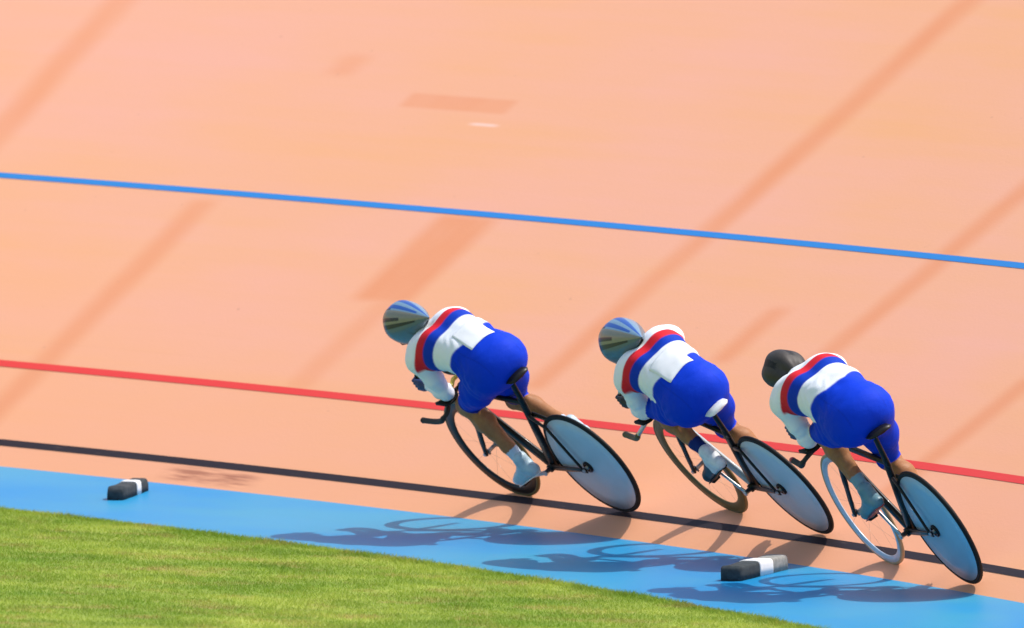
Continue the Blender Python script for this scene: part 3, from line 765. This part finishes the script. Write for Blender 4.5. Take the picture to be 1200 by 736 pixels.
        for a in range(n):
            for b in range(n): Fs.append((a*(n+1)+b, a*(n+1)+b+1, (a+1)*(n+1)+b+1, (a+1)*(n+1)+b))
        sh_o = mesh_obj('number_sheet', Vs, Fs, M_PAPER, root); mm = sh_o.modifiers.new('thick', 'SOLIDIFY'); mm.thickness = .0008
    tag(root, P['label'], 'person', 'racing cyclists riding in line')
    return root

BASE = dict(frame=M_CARBON, toptube=M_CARBON, downtube=M_CARBON, stay=M_CARBON, stay2=M_CARBON, post=M_CARBON, crank=M_STEEL, rtyre=M_MATTBLK, disc=M_DISC,
            thigh=.43, shin=.425, shoulder=(.72, 0, 1.135), head=(.965, 0, 1.19), elbow=(.715, .14, .872), hand=(1.055, .068, .825), bar_z=.785)
RIDERS = [
 dict(BASE, pel=-.034, saddle=(.235, .945), phi=math.radians(-12), ankleL=(.478, .375), ankleR=(.165, .470), sock=.10, sock_col=(.50, .60, .72),
      ftyre=M_OLIVE, rim=M_CARBON, rim_depth=.046, saddle_mat=M_CARBON, bar_mat=M_TAPE, grip_mat=M_TAPE, plug_mat=M_MATTBLK, ext_mat=M_CARBON, strap=M_YEL,
      bar_bend=(.80, .20, .735), bar_end=(1.03, .20, .695), helmet='aero', tail=(.66, 0, 1.275), glove=(.015, .035, .13), cuff=(.70, .72, .75),
      shoe=(.42, .56, .64), toe_from=.14, toe_col=(.60, .68, .74), sole=M_WHITE, stripes=(.29, .645, .785, .915), hem=.05, sheet=(.355, -.02, math.radians(-4), .08, .07),
      label='cyclist in blue and silver teardrop helmet with pale blue overshoes, gloved hands dark blue',
      bike_label='black track bicycle with black bullhorn bar, black saddle and dark deep front rim'),
 dict(BASE, pel=-.028, saddle=(.215, .868), phi=math.radians(50), ankleL=(.375, .575), ankleR=(.20, .31), sock=.125, sock_col=(.012, .03, .16),
      shoulder=(.655, -.035, 1.105), head=(.90, -.05, 1.135), thigh=.385, shin=.405, knee_y=.088,
      ftyre=M_OLIVE, rim=M_OLIVE, rim_depth=.045, saddle_mat=M_WHITE, bar_mat=M_STEEL, grip_mat=M_OLIVE, plug_mat=M_OLIVE, ext_mat=M_STEEL, strap=M_REDP2, toptube=M_CARBON, downtube=M_GREYLAC, stay2=M_CARBON,
      bar_bend=(.86, .20, .735), bar_end=(1.02, .20, .72), hs=1.07, helmet='aero', tail=(.54, -.04, 1.245), glove=(.012, .012, .013), cuff=(.30, .33, .36), disc=M_DISC,
      shoe=(.72, .74, .75), toe_from=.05, toe_col=(.02, .022, .025), sole=M_MATTBLK, stripes=(.27, .605, .745, .88), hem=-.03, sheet=(.330, -.01, math.radians(4), .086, .068),
      label='cyclist in teardrop helmet with black gloves and square white sheet on the lower back',
      bike_label='track bicycle with white saddle, silver bar with olive grips and grey down tube'),
 dict(BASE, pel=-.016, saddle=(.175, .915), phi=math.radians(55), ankleL=(.405, .555), ankleR=(.20, .32), sock=.115, sock_col=(.20, .33, .38),
      thigh=.385, shin=.405, knee_y=.088, shoulder=(.715, 0, 1.13), head=(.95, 0, 1.145), disc=M_DISC2,
      ftyre=M_TAN, rim=M_SILVERRIM, rim_depth=.027, saddle_mat=M_CARBON, bar_mat=M_TAPE, grip_mat=M_TAPE, plug_mat=M_REDP2, ext_mat=M_CARBON,
      bar_bend=(.80, .20, .765), bar_end=(.93, .20, .765), helmet='round', tail=None, stripes=(.29, .615, .755, .885), hem=-.03, glove=(.02, .05, .12), cuff=(.70, .72, .75),
      shoe=(.13, .26, .31), toe_from=.15, toe_col=(.05, .14, .20), sole=M_REDP2,
      label='cyclist in round black helmet riding last, with teal overshoes',
      bike_label='black track bicycle with pale silver front rim and short dark bar with red ends'),
]
for i, P in enumerate(RIDERS):
    make_bike(i, P); make_rider(i, P)

# ------------------------------------------------------------------ foam marker blocks on the blue band
M_FOAM = simple('dark_foam', (.045, .055, .06), .9, 0, .2, 0, .25, 40)
M_FOAMG = simple('grey_foam', (.27, .27, .25), .9, 0, .2, 0, .2, 40)
M_CLOTH = simple('white_band', (.78, .78, .76), .7, 0, .3, 0, .04)
def foam(th, d, L, W_, H_, rot, segs, label):
    root = bpy.data.objects.new('foam_marker', None); COL.objects.link(root)
    p = Vector(S(th, d)); er = Vector((math.cos(th)*math.cos(BSL), math.sin(th)*math.cos(BSL), math.sin(BSL))); nn = Vector((-math.cos(th)*math.sin(BSL), -math.sin(th)*math.sin(BSL), math.cos(BSL)))
    et = nn.cross(er); m = Matrix.Identity(4)
    for c_, v in enumerate((er, et, nn)):
        for r_ in range(3): m[r_][c_] = v[r_]
    root.matrix_world = Matrix.Translation(p+nn*.001) @ m @ Matrix.Rotation(rot, 4, 'Z')
    for nm, a, b, mat, g in segs:
        rings = []; nx = 14
        for q in range(nx+1):
            x_ = a+(b-a)*q/nx; e_ = min(1, max(0.05, (.5-abs(x_))/.03))**.3
            wv_ = (W_/2)*(.75+.25*e_)*(1+.02*math.sin(x_*19+th*40))+g; hv = H_*(.55+.45*e_)*(1+.03*math.sin(x_*13+th*90))+g
            rings.append([(x_*L, wv_*math.copysign(abs(math.cos(t_))**.28, math.cos(t_)), max(hv*math.copysign(abs(math.sin(t_))**.3, math.sin(t_)), 0.0)) for t_ in np.linspace(-.12, math.pi+.12, 18)])
        MB().loft(rings).build(nm, mat, root)
    tag(root, label, 'foam block', 'foam markers laid on the blue band')
foam(.566, -.49, .46, .10, .07, math.radians(31), (('foam_body', -.5, .5, M_FOAM, 0), ('white_strap', .02, .16, M_CLOTH, .003)), 'dark foam block with narrow white strap on the blue band, away from the riders')
foam(.308, -.41, .58, .12, .075, math.radians(36), (('foam_body', -.5, -.08, M_FOAM, 0), ('white_sleeve', -.10, .16, M_CLOTH, .003), ('grey_end', .14, .5, M_FOAMG, 0)), 'foam block with grey end and broad white middle, lying in the last riders shadow')
